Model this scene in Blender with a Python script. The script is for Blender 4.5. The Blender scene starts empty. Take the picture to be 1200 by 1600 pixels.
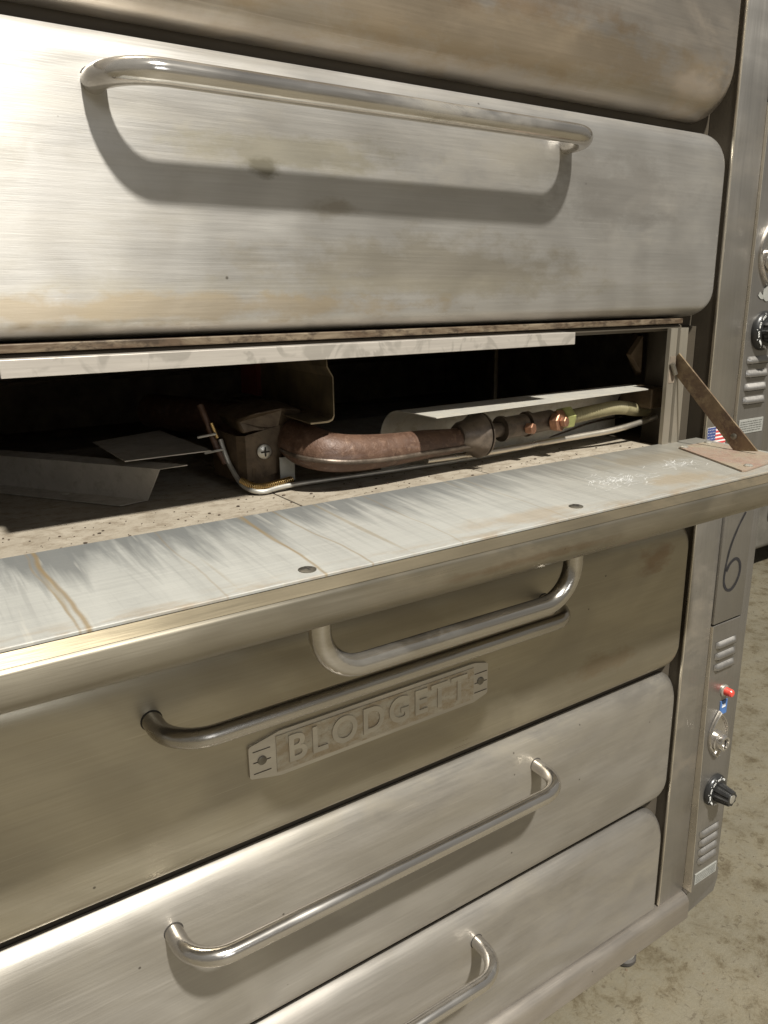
import bpy, bmesh, math, random
from mathutils import Vector, Matrix, noise as mnoise
random.seed(7)
scene = bpy.context.scene
COL = scene.collection
R = math.radians
pi = math.pi

# ------------------------------------------------------------------ camera
cd = bpy.data.cameras.new('camera'); cam = bpy.data.objects.new('camera', cd); COL.objects.link(cam)
cd.sensor_fit = 'HORIZONTAL'; cd.sensor_width = 36.0; cd.lens = 36.06
cd.clip_start = 0.02; cd.clip_end = 200
cx = Vector((0.83070, -0.55656, -0.01309)); cyd = Vector((-0.15850, -0.21391, -0.96391)); cf = Vector((0.53367, 0.80280, -0.26591))
m = Matrix((( cx.x, -cyd.x, -cf.x), (cx.y, -cyd.y, -cf.y), (cx.z, -cyd.z, -cf.z))).to_4x4()
m.translation = Vector((0, -0.8, 1.4)); cam.matrix_world = m
scene.camera = cam

# ------------------------------------------------------------------ world and lamps
w = bpy.data.worlds.new('World'); scene.world = w; w.use_nodes = True
nt = w.node_tree; nt.nodes.clear()
o_ = nt.nodes.new('ShaderNodeOutputWorld'); bg = nt.nodes.new('ShaderNodeBackground')
tc = nt.nodes.new('ShaderNodeTexCoord'); sp = nt.nodes.new('ShaderNodeSeparateXYZ')
mr = nt.nodes.new('ShaderNodeMapRange'); cr = nt.nodes.new('ShaderNodeValToRGB')
nt.links.new(tc.outputs['Generated'], sp.inputs[0]); nt.links.new(sp.outputs['Z'], mr.inputs['Value'])
mr.inputs['From Min'].default_value = -1; mr.inputs['From Max'].default_value = 1
e = cr.color_ramp.elements
e[0].position = 0.0; e[0].color = (0.30, 0.26, 0.18, 1)
e[1].position = 1.0; e[1].color = (0.52, 0.51, 0.50, 1)
for p_, c_ in ((0.47, (0.40, 0.36, 0.29, 1)), (0.53, (0.50, 0.46, 0.39, 1)), (0.68, (0.46, 0.44, 0.40, 1))):
    k = cr.color_ramp.elements.new(p_); k.color = c_
nt.links.new(mr.outputs[0], cr.inputs[0]); nt.links.new(cr.outputs[0], bg.inputs[0])
bg.inputs[1].default_value = 0.42
nt.links.new(bg.outputs[0], o_.inputs[0])

def lamp(name, loc, target, power, size, col=(1, .95, .88)):
    l = bpy.data.lights.new(name, 'AREA'); l.shape = 'DISK'; l.size = size; l.energy = power; l.color = col
    o = bpy.data.objects.new(name, l); COL.objects.link(o); o.location = loc
    o.rotation_euler = (Vector(target) - Vector(loc)).to_track_quat('-Z', 'Y').to_euler()
    return o
lamp('ceiling_lamp', (0.15, -8.0, 13.0), (0.3, 0, 1.0), 4600, 0.70, (1, .965, .885))
lamp('added_front_lamp', (0.2, -7.0, 3.6), (0.3, 0, 1.2), 42, 1.8, (.95, .97, 1))  # added lamp out of view, brightens the left of the upper door

vs = scene.view_settings
vs.view_transform = 'Standard'; vs.look = 'None'; vs.exposure = 0.0; vs.gamma = 1.0
scene.render.engine = 'CYCLES'

# ------------------------------------------------------------------ materials
class NB:
    def __init__(s, name):
        s.m = bpy.data.materials.new(name); s.m.use_nodes = True; s.t = s.m.node_tree
        s.b = s.t.nodes['Principled BSDF']; s.g = s.t.nodes.new('ShaderNodeNewGeometry').outputs['Position']
    def n(s, t, **k):
        x = s.t.nodes.new(t)
        for a, v in k.items(): setattr(x, a, v)
        return x
    def put(s, sock, v):
        if hasattr(v, 'links') or hasattr(v, 'is_linked'): s.t.links.new(v, sock)
        else: sock.default_value = v
    def mp(s, scale=(1, 1, 1), loc=(0, 0, 0), rot=(0, 0, 0), src=None):
        x = s.n('ShaderNodeMapping'); s.t.links.new(src or s.g, x.inputs[0])
        x.inputs['Scale'].default_value = scale; x.inputs['Location'].default_value = loc; x.inputs['Rotation'].default_value = rot
        return x.outputs[0]
    def noise(s, vec, scale=1, detail=4, rough=.55, dist=0):
        x = s.n('ShaderNodeTexNoise'); s.t.links.new(vec, x.inputs['Vector'])
        x.inputs['Scale'].default_value = scale; x.inputs['Detail'].default_value = detail
        x.inputs['Roughness'].default_value = rough; x.inputs['Distortion'].default_value = dist
        return x.outputs['Fac']
    def rng(s, v, a, b, c=0., d=1.):
        x = s.n('ShaderNodeMapRange'); s.put(x.inputs['Value'], v)
        for i, q in zip(('From Min', 'From Max', 'To Min', 'To Max'), (a, b, c, d)): x.inputs[i].default_value = q
        return x.outputs[0]
    def math(s, op, a, b=0., c=0.):
        x = s.n('ShaderNodeMath', operation=op); s.put(x.inputs[0], a); s.put(x.inputs[1], b); s.put(x.inputs[2], c)
        return x.outputs[0]
    def mix(s, f, a, b):
        x = s.n('ShaderNodeMix', data_type='RGBA'); s.put(x.inputs['Factor'], f)
        s.put(x.inputs[6], a if not isinstance(a, tuple) else (*a, 1)); s.put(x.inputs[7], b if not isinstance(b, tuple) else (*b, 1))
        return x.outputs[2]
    def sep(s):
        x = s.n('ShaderNodeSeparateXYZ'); s.t.links.new(s.g, x.inputs[0]); return x.outputs
    def bump(s, h, dist=.001, strength=1., prev=None):
        x = s.n('ShaderNodeBump'); s.put(x.inputs['Height'], h); x.inputs['Distance'].default_value = dist; x.inputs['Strength'].default_value = strength
        if prev is not None: s.t.links.new(prev, x.inputs['Normal'])
        return x.outputs[0]
    def blob(s, c, r, edge=.5):
        """soft ellipsoid mask broken up by noise"""
        v = s.n('ShaderNodeVectorMath', operation='SUBTRACT'); s.t.links.new(s.g, v.inputs[0]); v.inputs[1].default_value = c
        d = s.n('ShaderNodeVectorMath', operation='DIVIDE'); s.t.links.new(v.outputs[0], d.inputs[0]); d.inputs[1].default_value = r
        l = s.n('ShaderNodeVectorMath', operation='LENGTH'); s.t.links.new(d.outputs[0], l.inputs[0])
        nz = s.noise(s.mp((18, 18, 34)), 1, 5, .65)
        l2 = s.math('ADD', l.outputs['Value'], s.rng(nz, .3, .7, -.55, .55))
        return s.rng(l2, 1 + edge * .3, 1 - edge, 0, 1)
    def fin(s, color=None, rough=None, metal=None, normal=None, **k):
        for nm, v in (('Base Color', color), ('Roughness', rough), ('Metallic', metal), ('Normal', normal)):
            if v is None: continue
            if isinstance(v, tuple): v = (*v, 1)
            s.put(s.b.inputs[nm], v)
        for nm, v in k.items(): s.put(s.b.inputs[nm.replace('_', ' ')], v)
        return s.m

def steel(name, base=(.60, .565, .52), rough=.36, metal=.86, dirt=(.30, .25, .17), dirt_amt=.35, seed=0., spots=(), aniso=.6, wav=.6, axis='x', haze=None):
    s = NB(name)
    L = (seed * 3.1, seed * 1.7, seed * 2.3)
    if axis == 'x': a, b_, c_ = (9, 150, 420), (2.2, 20, 46), (38, 300, 900)
    else: a, b_, c_ = (420, 420, 9), (46, 46, 2.2), (900, 900, 38)
    fine = s.noise(s.mp(a, L), 1, 3, .6)
    mid = s.noise(s.mp(b_, L), 1, 4, .6, .3)
    glint = s.noise(s.mp(c_, L), 1, 2, .6)
    big = s.noise(s.mp((1.3, 2, 3.0), L), 1, 5, .6, .6)
    wipe = s.noise(s.mp((2.2, 3, 6.5), (L[0] + 4, 0, 2), (0, R(24), 0)), 1, 3, .5, 1.8)
    blot = s.noise(s.mp((8, 12, 15), L), 1, 6, .68, .5)
    c = s.mix(s.rng(fine, .3, .7, 0, 1), tuple(x * .93 for x in base), tuple(min(1, x * 1.045) for x in base))
    c = s.mix(s.rng(mid, .40, .75, 0, .16), c, (base[0] * .72, base[1] * .69, base[2] * .64))
    c = s.mix(s.rng(wipe, .40, .62, 0, .26), c, (base[0] * .70, base[1] * .69, base[2] * .68))
    dm = s.math('MULTIPLY', s.rng(big, .46, .68, 0, 1), s.rng(blot, .42, .60, .08, 1))
    dm = s.math('MULTIPLY', dm, dirt_amt)
    c = s.mix(dm, c, dirt)
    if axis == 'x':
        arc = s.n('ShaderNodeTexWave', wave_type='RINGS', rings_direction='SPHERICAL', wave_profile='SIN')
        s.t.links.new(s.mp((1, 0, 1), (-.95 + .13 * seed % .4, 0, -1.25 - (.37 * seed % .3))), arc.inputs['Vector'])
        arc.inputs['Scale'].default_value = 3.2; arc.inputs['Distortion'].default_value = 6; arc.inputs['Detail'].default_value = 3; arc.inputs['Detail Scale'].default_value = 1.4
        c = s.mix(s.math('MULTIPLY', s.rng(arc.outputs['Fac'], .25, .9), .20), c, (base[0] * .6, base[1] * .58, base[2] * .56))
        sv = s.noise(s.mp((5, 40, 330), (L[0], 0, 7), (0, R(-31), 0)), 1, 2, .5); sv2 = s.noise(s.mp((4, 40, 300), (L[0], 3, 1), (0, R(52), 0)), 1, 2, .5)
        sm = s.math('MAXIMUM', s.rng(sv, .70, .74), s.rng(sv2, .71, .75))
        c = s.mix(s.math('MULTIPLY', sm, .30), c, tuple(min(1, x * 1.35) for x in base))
    # small dark specks
    vo = s.n('ShaderNodeTexVoronoi'); s.t.links.new(s.mp((26, 26, 26), L), vo.inputs['Vector']); vo.inputs['Scale'].default_value = 1
    sc = s.n('ShaderNodeSeparateColor'); s.t.links.new(vo.outputs['Color'], sc.inputs[0])
    spk = s.math('MULTIPLY', s.rng(vo.outputs['Distance'], .055, .035), s.math('GREATER_THAN', sc.outputs[0], .86))
    c = s.mix(s.math('MULTIPLY', spk, .75), c, (.06, .05, .04))
    rr = s.rng(fine, .3, .7, rough - .025, rough + .03)
    rr = s.math('ADD', rr, s.rng(wipe, .4, .65, -.06, .09)); rr = s.math('ADD', rr, s.rng(mid, .35, .65, -.03, .03))
    met = s.rng(dm, 0, .6, metal, metal - .35)
    for (cc, r, col, k) in spots:
        mk = s.math('MULTIPLY', s.blob(cc, r), k)
        c = s.mix(mk, c, col); rr = s.math('ADD', rr, s.math('MULTIPLY', mk, .12))
    nb = s.bump(s.noise(s.mp((2.5, 4, 5), L), 1, 2, .4), .012 * wav, .35)
    nb = s.bump(glint, .0002, .45, nb)
    nb = s.bump(fine, .00015, .3, nb)
    s.fin(c, rr, met, nb, Anisotropic=aniso)
    s.b.inputs['Tangent'].default_value if False else None
    t = s.n('ShaderNodeCombineXYZ'); t.inputs[0].default_value = 0. if axis == 'x' else 1.; t.inputs[2].default_value = 1. if axis == 'x' else 0.
    s.t.links.new(t.outputs[0], s.b.inputs['Tangent'])
    return s.m

STAIN = (.26, .22, .14)
M = {}
M['door_top'] = steel('stain_and_reflection_steel', (.52, .475, .42), .40, .90, (.34, .25, .15), .75, 1.3,
    spots=(((.72, 0, 1.715), (.55, .4, .040), (.40, .30, .18), .55), ((1.10, 0, 1.70), (.06, .4, .018), (.60, .52, .44), .5), ((.62, 0, 1.76), (.30, .4, .03), (.30, .22, .15), .6)))  # tan spot along the bottom paints in an orange reflection, over real stains
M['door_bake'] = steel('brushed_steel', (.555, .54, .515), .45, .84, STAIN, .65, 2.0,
    spots=(((.62, 0, 1.435), (.26, .4, .040), (.26, .22, .145), .5), ((.42, 0, 1.555), (.15, .4, .020), (.30, .275, .21), .75),
           ((.385, 0, 1.535), (.022, .4, .010), (.17, .155, .115), .9), ((.47, 0, 1.50), (.03, .4, .012), (.28, .24, .18), .55),
           ((.95, 0, 1.545), (.16, .4, .05), (.33, .31, .285), .6), ((.55, 0, 1.415), (.5, .4, .012), (.38, .35, .28), .35), ((.78, 0, 1.57), (.05, .4, .03), (.34, .32, .28), .5), ((.20, 0, 1.575), (.20, .4, .010), (.44, .42, .38), .4), ((.25, 0, 1.395), (.35, .4, .016), (.36, .28, .17), .6)))
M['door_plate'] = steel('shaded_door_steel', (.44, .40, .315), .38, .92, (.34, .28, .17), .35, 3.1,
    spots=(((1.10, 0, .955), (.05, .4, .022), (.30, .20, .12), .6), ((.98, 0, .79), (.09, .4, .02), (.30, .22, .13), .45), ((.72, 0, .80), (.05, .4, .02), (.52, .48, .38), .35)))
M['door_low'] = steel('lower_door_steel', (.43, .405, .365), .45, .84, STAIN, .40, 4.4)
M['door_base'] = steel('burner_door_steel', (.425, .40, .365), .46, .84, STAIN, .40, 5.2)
M['post'] = steel('post_steel', (.39, .372, .345), .42, .88, (.32, .25, .16), .35, 6.1, axis='z')
M['panel'] = steel('panel_steel', (.35, .335, .315), .42, .88, (.25, .21, .16), .3, 7.1, axis='z')
M['rail'] = steel('rail_steel', (.46, .42, .375), .42, .88, STAIN, .3, 8.1)
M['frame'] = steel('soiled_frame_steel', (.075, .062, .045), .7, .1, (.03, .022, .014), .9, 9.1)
M['skin'] = steel('door_skin_steel', (.34, .31, .25), .36, .90, (.36, .27, .16), .35, 2.7, wav=.3,
    spots=(((.60, -.2, 1.12), (.14, .4, .006), (.22, .16, .10), .6),))
M['rim'] = steel('grimy_rim_steel', (.27, .23, .16), .42, .8, (.14, .10, .06), .8, 4.9, wav=.2)
M['jamb'] = steel('jamb_steel', (.42, .385, .32), .46, .75, (.20, .14, .08), .9, 3.7, axis='z')
M['chrome'] = steel('polished_tube_steel', (.70, .67, .63), .19, .97, (.30, .27, .21), .8, 1.9, aniso=0., wav=.15)
M['chrome_worn'] = steel('rubbed_tube_steel', (.58, .55, .50), .20, .98, (.30, .27, .22), .7, 8.9, aniso=0., wav=.2)

def simple(name, col, rough=.5, metal=0., nscale=30, var=.25, bump=.0006, spec=.5):
    s = NB(name); a = s.noise(s.mp((nscale,) * 3), 1, 5, .65)
    c = s.mix(s.rng(a, .3, .7), tuple(x * (1 - var) for x in col), tuple(min(1, x * (1 + var)) for x in col))
    s.fin(c, s.rng(a, .3, .7, max(.02, rough - .07), min(1, rough + .07)), metal, s.bump(a, bump, .6), Specular_IOR_Level=spec)
    return s.m
M['edge'] = simple('bright_hem', (.66, .61, .52), .3, .85, 12, .10, .0001)
M['soot'] = simple('sooty_interior', (.15, .12, .09), .9, 0, 20, .5)
M['dark'] = simple('dark_gap', (.03, .026, .022), .8, 0, 20, .3)
M['black'] = simple('black_plastic', (.018, .018, .018), .32, 0, 50, .2, .0002)
M['white'] = simple('white_print', (.72, .72, .70), .6, 0, 50, .08)
M['ink'] = simple('marker_ink', (.014, .013, .015), .6, 0, 90, .4)
M['red'] = simple('red_lens', (.62, .07, .05), .25, 0, 80, .15)
M['blue'] = simple('blue_label', (.06, .14, .34), .5, 0, 80, .15)
M['navy'] = simple('navy_print', (.05, .07, .20), .5, 0, 80, .15)
M['redprint'] = simple('red_print', (.50, .06, .06), .5, 0, 80, .15)
M['label'] = simple('grey_label', (.27, .27, .25), .5, 0, 90, .12)
M['labelink'] = simple('label_ink', (.12, .12, .11), .6, 0, 90, .3)
M['alu'] = simple('dull_aluminium', (.55, .54, .50), .42, .75, 40, .15)
M['brass'] = simple('armoured_brass', (.50, .34, .14), .35, .9, 60, .25)
M['copper'] = simple('copper_fitting', (.30, .16, .10), .42, .7, 60, .45)
M['greennut'] = simple('green_nut', (.30, .31, .12), .5, .4, 60, .3)
M['hose'] = simple('yellowed_gas_hose', (.27, .24, .14), .5, .2, 50, .25)
M['screw'] = simple('screw_steel', (.20, .185, .155), .4, .8, 90, .3)
M['zinc'] = simple('zinc_screw', (.50, .48, .43), .38, .75, 90, .15, .0002)
M['castiron'] = simple('dark_cast_iron', (.11, .085, .065), .42, .5, 45, .5, .0012)
M['tan'] = simple('tan_bracket', (.13, .10, .06), .5, .55, 30, .45)
M['rubber'] = simple('caster_rubber', (.05, .045, .04), .7, 0, 30, .3)

def rust():
    s = NB('rusty_pipe'); a = s.noise(s.mp((22, 22, 22)), 1, 6, .7, .4); b = s.noise(s.mp((90, 90, 90)), 1, 4, .7)
    d = s.noise(s.mp((7, 14, 30)), 1, 4, .6)
    c = s.mix(s.rng(a, .35, .65), (.065, .034, .022), (.115, .062, .038))
    c = s.mix(s.rng(b, .52, .72, 0, .7), c, (.20, .125, .085))
    c = s.mix(s.rng(d, .56, .70, 0, .5), c, (.13, .10, .095))
    s.fin(c, s.rng(a, .3, .7, .42, .68), .15, s.bump(s.math('ADD', b, a), .0016, .9)); return s.m
M['rust'] = rust()

def plate_rust(name, c1, c2, c3):
    s = NB(name); a = s.noise(s.mp((16, 16, 16)), 1, 6, .7, .8); b = s.noise(s.mp((60, 60, 60)), 1, 5, .7)
    c = s.mix(s.rng(a, .38, .62), c1, c2); c = s.mix(s.rng(b, .5, .7, 0, .8), c, c3)
    s.fin(c, s.rng(b, .3, .7, .35, .65), .4, s.bump(b, .0008, .6)); return s.m
M['bracket_rust'] = plate_rust('rusted_bracket', (.07, .048, .028), (.115, .08, .048), (.045, .028, .017))
M['arm'] = plate_rust('browned_arm_steel', (.10, .065, .045), (.20, .145, .085), (.27, .21, .13))
M['pink'] = plate_rust('copper_washed_plate', (.34, .235, .185), (.36, .31, .23), (.25, .225, .185))
M['sheet'] = plate_rust('galvanised_sheet', (.42, .39, .34), (.50, .465, .41), (.33, .30, .25))
M['shield'] = plate_rust('bright_heat_shield', (.52, .50, .45), (.60, .57, .50), (.45, .40, .31))

def dirtyledge():
    s = NB('greasy_ledge'); a = s.noise(s.mp((16, 40, 60)), 1, 6, .7, .8); b = s.noise(s.mp((50, 50, 90)), 1, 5, .7)
    c = s.mix(s.rng(a, .38, .6), (.20, .16, .11), (.085, .056, .034)); c = s.mix(s.rng(b, .50, .62, 0, .85), c, (.035, .023, .014))
    s.fin(c, .55, .25, s.bump(b, .001, .6)); return s.m
M['ledge'] = dirtyledge()

def flange():
    s = NB('blotched_flange'); a = s.noise(s.mp((26, 26, 22)), 1, 3, .5, 1.2); b = s.noise(s.mp((14, 60, 300)), 1, 4, .6)
    c = s.mix(s.rng(b, .3, .7), (.43, .395, .355), (.52, .48, .43)); c = s.mix(s.rng(a, .53, .60, 0, .5), c, (.26, .24, .21))
    s.fin(c, .42, .45, s.bump(b, .0003, .5)); return s.m
M['flange'] = flange()

def slab():
    s = NB('dusty_hearth_board'); a = s.noise(s.mp((14, 14, 14)), 1, 6, .7); b = s.noise(s.mp((130, 130, 130)), 1, 4, .7)
    g = s.noise(s.mp((45, 60, 45)), 1, 5, .75)
    c = s.mix(s.rng(a, .35, .65), (.25, .215, .165), (.34, .30, .24)); c = s.mix(s.rng(g, .48, .62, 0, .7), c, (.17, .135, .095))
    c = s.mix(s.rng(b, .66, .76, 0, .5), c, (.12, .095, .075)); c = s.mix(s.rng(b, .36, .26, 0, .4), c, (.46, .42, .35))
    s.fin(c, .85, 0, s.bump(b, .0012, .8)); return s.m
M['slab'] = slab()

def liner():
    s = NB('streaked_liner_sheet')
    X, Y, Z = s.sep()
    # drips run across the sheet (along y), sheared a little
    v = s.mp((34, 2.6, 1), rot=(0, 0, R(4))); d1 = s.noise(v, 1, 4, .6, .35)
    v2 = s.mp((75, 5, 1), (3, 1, 0), (0, 0, R(-3))); d2 = s.noise(v2, 1, 3, .6, .3)
    fineb = s.noise(s.mp((10, 260, 60)), 1, 3, .6)
    big = s.noise(s.mp((4, 10, 3)), 1, 4, .6, .6)
    c = s.mix(s.rng(fineb, .3, .7), (.42, .42, .395), (.47, .47, .44))
    # darker towards the inner edge, pulled out into drips
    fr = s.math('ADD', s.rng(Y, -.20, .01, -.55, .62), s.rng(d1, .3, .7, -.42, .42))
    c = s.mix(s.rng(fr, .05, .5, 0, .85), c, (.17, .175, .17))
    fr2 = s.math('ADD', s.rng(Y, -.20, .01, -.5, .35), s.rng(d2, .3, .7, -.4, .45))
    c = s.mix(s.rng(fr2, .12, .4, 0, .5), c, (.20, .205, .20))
    c = s.mix(s.math('MULTIPLY', s.rng(d2, .62, .70), .5), c, (.56, .545, .49))
    # brown grease runs
    br = s.noise(s.mp((40, 1.2, 1), (7, 2, 0), (0, 0, R(5))), 1, 2, .5, .3)
    c = s.mix(s.math('MULTIPLY', s.rng(br, .66, .70), .45), c, (.28, .22, .13))
    wig = s.rng(s.noise(s.mp((1, 9, 1)), 1, 2, .5), .2, .8, -.006, .006)
    for xa, xb, wd, k in ((.113, .116, .0020, .75), (.106, .109, .0011, .45), (.335, .331, .0016, .6), (.375, .384, .0012, .5), (.50, .497, .001, .35), (.235, .232, .001, .3), (.66, .656, .001, .35)):
        lx = s.math('ADD', s.rng(Y, -.01, -.20, xa, xb), wig)
        ds = s.math('ABSOLUTE', s.math('SUBTRACT', X, lx))
        c = s.mix(s.math('MULTIPLY', s.rng(ds, wd * 1.6, wd * .4), k), c, (.27, .19, .09))
    d3 = s.noise(s.mp((150, 6, 1), (9, 3, 0)), 1, 3, .6, .2)
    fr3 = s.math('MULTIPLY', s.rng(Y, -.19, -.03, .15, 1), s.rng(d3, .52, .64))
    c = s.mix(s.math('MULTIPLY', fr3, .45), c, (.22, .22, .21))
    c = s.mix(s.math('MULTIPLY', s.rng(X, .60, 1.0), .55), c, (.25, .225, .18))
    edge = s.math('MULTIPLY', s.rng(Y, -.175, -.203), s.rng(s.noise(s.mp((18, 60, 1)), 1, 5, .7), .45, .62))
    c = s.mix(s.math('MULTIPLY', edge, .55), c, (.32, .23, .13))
    for cc, r, col, k in (((.62, -.17, 1.155), (.09, .02, .1), (.36, .26, .15), .4), ((.93, -.16, 1.155), (.07, .025, .1), (.33, .24, .13), .45), ((1.0, -.06, 1.155), (.14, .03, .1), (.24, .20, .14), .5)):
        c = s.mix(s.math('MULTIPLY', s.blob(cc, r), k), c, col)
    s.fin(c, s.rng(d1, .3, .7, .36, .52), .35, s.bump(fineb, .0004, .5, s.bump(big, .004, .3))); return s.m
M['liner'] = liner()

def concrete():
    s = NB('stained_concrete')
    a = s.noise(s.mp((3.2, 3.2, 1)), 1, 8, .7, .3); b = s.noise(s.mp((15, 15, 1), (3, 1, 0)), 1, 8, .74, .3); g = s.noise(s.mp((160, 160, 1)), 1, 3, .7)
    st = s.noise(s.mp((44, 50, 1), (1, 5, 0)), 1, 6, .72, 1.0)
    c = s.mix(s.rng(a, .35, .65), (.085, .070, .042), (.185, .162, .112)); c = s.mix(s.rng(b, .42, .58, 0, .8), c, (.15, .135, .098))
    c = s.mix(s.rng(b, .47, .34, 0, .75), c, (.062, .046, .024)); c = s.mix(s.rng(st, .57, .64, 0, .6), c, (.05, .037, .022))
    c = s.mix(s.rng(g, .35, .7, 0, .22), c, (.20, .17, .12))
    vo = s.n('ShaderNodeTexVoronoi'); s.t.links.new(s.mp((30, 30, 1)), vo.inputs['Vector']); vo.inputs['Scale'].default_value = 1; vo.inputs['Randomness'].default_value = 1
    sc = s.n('ShaderNodeSeparateColor'); s.t.links.new(vo.outputs['Color'], sc.inputs[0])
    pit = s.math('MULTIPLY', s.rng(vo.outputs['Distance'], .16, .08), s.math('GREATER_THAN', sc.outputs[1], .80))
    c = s.mix(s.math('MULTIPLY', pit, .7), c, (.09, .07, .045))
    # hairline cracks
    ck = s.n('ShaderNodeTexVoronoi', feature='DISTANCE_TO_EDGE')
    dn = s.n('ShaderNodeTexNoise'); s.t.links.new(s.mp((5, 5, 1)), dn.inputs['Vector']); dn.inputs['Scale'].default_value = 1; dn.inputs['Detail'].default_value = 6
    va = s.n('ShaderNodeVectorMath', operation='MULTIPLY_ADD'); s.t.links.new(dn.outputs['Color'], va.inputs[0]); va.inputs[1].default_value = (.9, .9, 0); s.t.links.new(s.mp((1.1, 1.1, 1)), va.inputs[2])
    s.t.links.new(va.outputs[0], ck.inputs['Vector']); ck.inputs['Scale'].default_value = 1
    c = s.mix(s.math('MULTIPLY', s.math('MULTIPLY', s.rng(ck.outputs['Distance'], .004, .001), s.rng(a, .5, .6)), .3), c, (.10, .08, .05))
    h = s.math('ADD', b, s.math('MULTIPLY', g, .3))
    s.fin(c, s.rng(b, .3, .7, .42, .68), 0, s.bump(h, .004, .6)); return s.m
M['concrete'] = concrete()

# ------------------------------------------------------------------ mesh helpers
def root(name, loc, label, cat, group=None):
    o = bpy.data.objects.new(name, None); COL.objects.link(o); o.location = loc
    o.empty_display_size = .1; o['label'] = label; o['category'] = cat
    if group: o['group'] = group
    return o
def top_of(o):
    while o.parent: o = o.parent
    return o
def obj(name, bm, mat, parent=None, smooth=False, angle=35, **props):
    if parent is not None: bmesh.ops.translate(bm, verts=bm.verts, vec=-Vector(top_of(parent).location))
    bmesh.ops.recalc_face_normals(bm, faces=bm.faces)
    me = bpy.data.meshes.new(name)
    if smooth:
        for f in bm.faces: f.smooth = True
        for ed in bm.edges:
            if len(ed.link_faces) == 2 and ed.calc_face_angle(0) > R(angle): ed.smooth = False
    bm.to_mesh(me); bm.free()
    me.materials.append(M[mat] if isinstance(mat, str) else mat)
    o = bpy.data.objects.new(name, me); COL.objects.link(o)
    if parent is not None: o.parent = parent
    for k, v in props.items(): o[k] = v
    return o
def B(): return bmesh.new()
def box(bm, x0, x1, y0, y1, z0, z1, bev=0., seg=2):
    r = bmesh.ops.create_cube(bm, size=1)['verts']
    for v in r: v.co = Vector(((x0 + x1) / 2 + v.co.x * (x1 - x0), (y0 + y1) / 2 + v.co.y * (y1 - y0), (z0 + z1) / 2 + v.co.z * (z1 - z0)))
    if bev > 0:
        ed = list({e for v in r for e in v.link_edges})
        bmesh.ops.bevel(bm, geom=ed, offset=bev, segments=seg, affect='EDGES', profile=.5)
    return bm
def tube(bm, pts, r, seg=20, cap=True, rfun=None):
    pts = [Vector(p) for p in pts]; n = len(pts); rings = []
    t0 = (pts[1] - pts[0]).normalized(); u = t0.orthogonal().normalized()
    for i, p in enumerate(pts):
        t = (pts[min(i + 1, n - 1)] - pts[max(i - 1, 0)]).normalized()
        u = (u - t * u.dot(t)).normalized(); v = t.cross(u)
        rr = rfun(i / (n - 1)) if rfun else r
        rings.append([bm.verts.new(p + (u * math.cos(2 * pi * k / seg) + v * math.sin(2 * pi * k / seg)) * rr) for k in range(seg)])
    for a, b in zip(rings, rings[1:]):
        for k in range(seg): bm.faces.new((a[k], a[(k + 1) % seg], b[(k + 1) % seg], b[k]))
    if cap: bm.faces.new(rings[0][::-1]); bm.faces.new(rings[-1])
    return bm
def catmull(pts, n=8):
    P = [Vector(p) for p in pts]; P = [P[0] * 2 - P[1]] + P + [P[-1] * 2 - P[-2]]; out = []
    for i in range(1, len(P) - 2):
        for k in range(n):
            t = k / n; a, b, c, d = P[i - 1:i + 3]
            out.append(.5 * ((2 * b) + (c - a) * t + (2 * a - 5 * b + 4 * c - d) * t * t + (3 * b - a - 3 * c + d) * t ** 3))
    out.append(P[-2]); return out
def lathe(bm, prof, origin, axis, seg=32):
    """prof: (distance along axis, radius)"""
    a = Vector(axis).normalized(); u = a.orthogonal().normalized(); v = a.cross(u); O = Vector(origin); rings = []
    for d, r in prof:
        rings.append([bm.verts.new(O + a * d + (u * math.cos(2 * pi * k / seg) + v * math.sin(2 * pi * k / seg)) * max(r, 1e-5)) for k in range(seg)])
    for p, q in zip(rings, rings[1:]):
        for k in range(seg): bm.faces.new((p[k], p[(k + 1) % seg], q[(k + 1) % seg], q[k]))
    bm.faces.new(rings[0][::-1]); bm.faces.new(rings[-1]); return bm
def prism_x(bm, prof, x0, x1):
    """closed (y,z) profile pulled along x"""
    a = [bm.verts.new((x0, y, z)) for y, z in prof]; b = [bm.verts.new((x1, y, z)) for y, z in prof]; n = len(prof)
    for i in range(n): bm.faces.new((a[i], a[(i + 1) % n], b[(i + 1) % n], b[i]))
    bm.faces.new(a[::-1]); bm.faces.new(b); return bm
def prism(bm, poly, d, bev=0):
    """closed 3D polygon thickened by vector d"""
    d = Vector(d); a = [bm.verts.new(p) for p in poly]; b = [bm.verts.new(Vector(p) + d) for p in poly]; n = len(poly)
    for i in range(n): bm.faces.new((a[i], a[(i + 1) % n], b[(i + 1) % n], b[i]))
    bm.faces.new(a[::-1]); bm.faces.new(b)
    if bev: bmesh.ops.bevel(bm, geom=list(bm.edges), offset=bev, segments=3, affect='EDGES', profile=.5)
    return bm
def sheet(bm, prof, ext, th, up=1):
    """open 3D polyline extruded by vector ext and given thickness th along the profile normal"""
    P = [Vector(p) for p in prof]; E_ = Vector(ext); n = len(P); off = []
    for i in range(n):
        t = (P[min(i + 1, n - 1)] - P[max(i - 1, 0)]); nn = t.cross(E_).normalized() * th * up; off.append(P[i] + nn)
    loop = P + off[::-1]
    return prism(bm, loop, E_)
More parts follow.
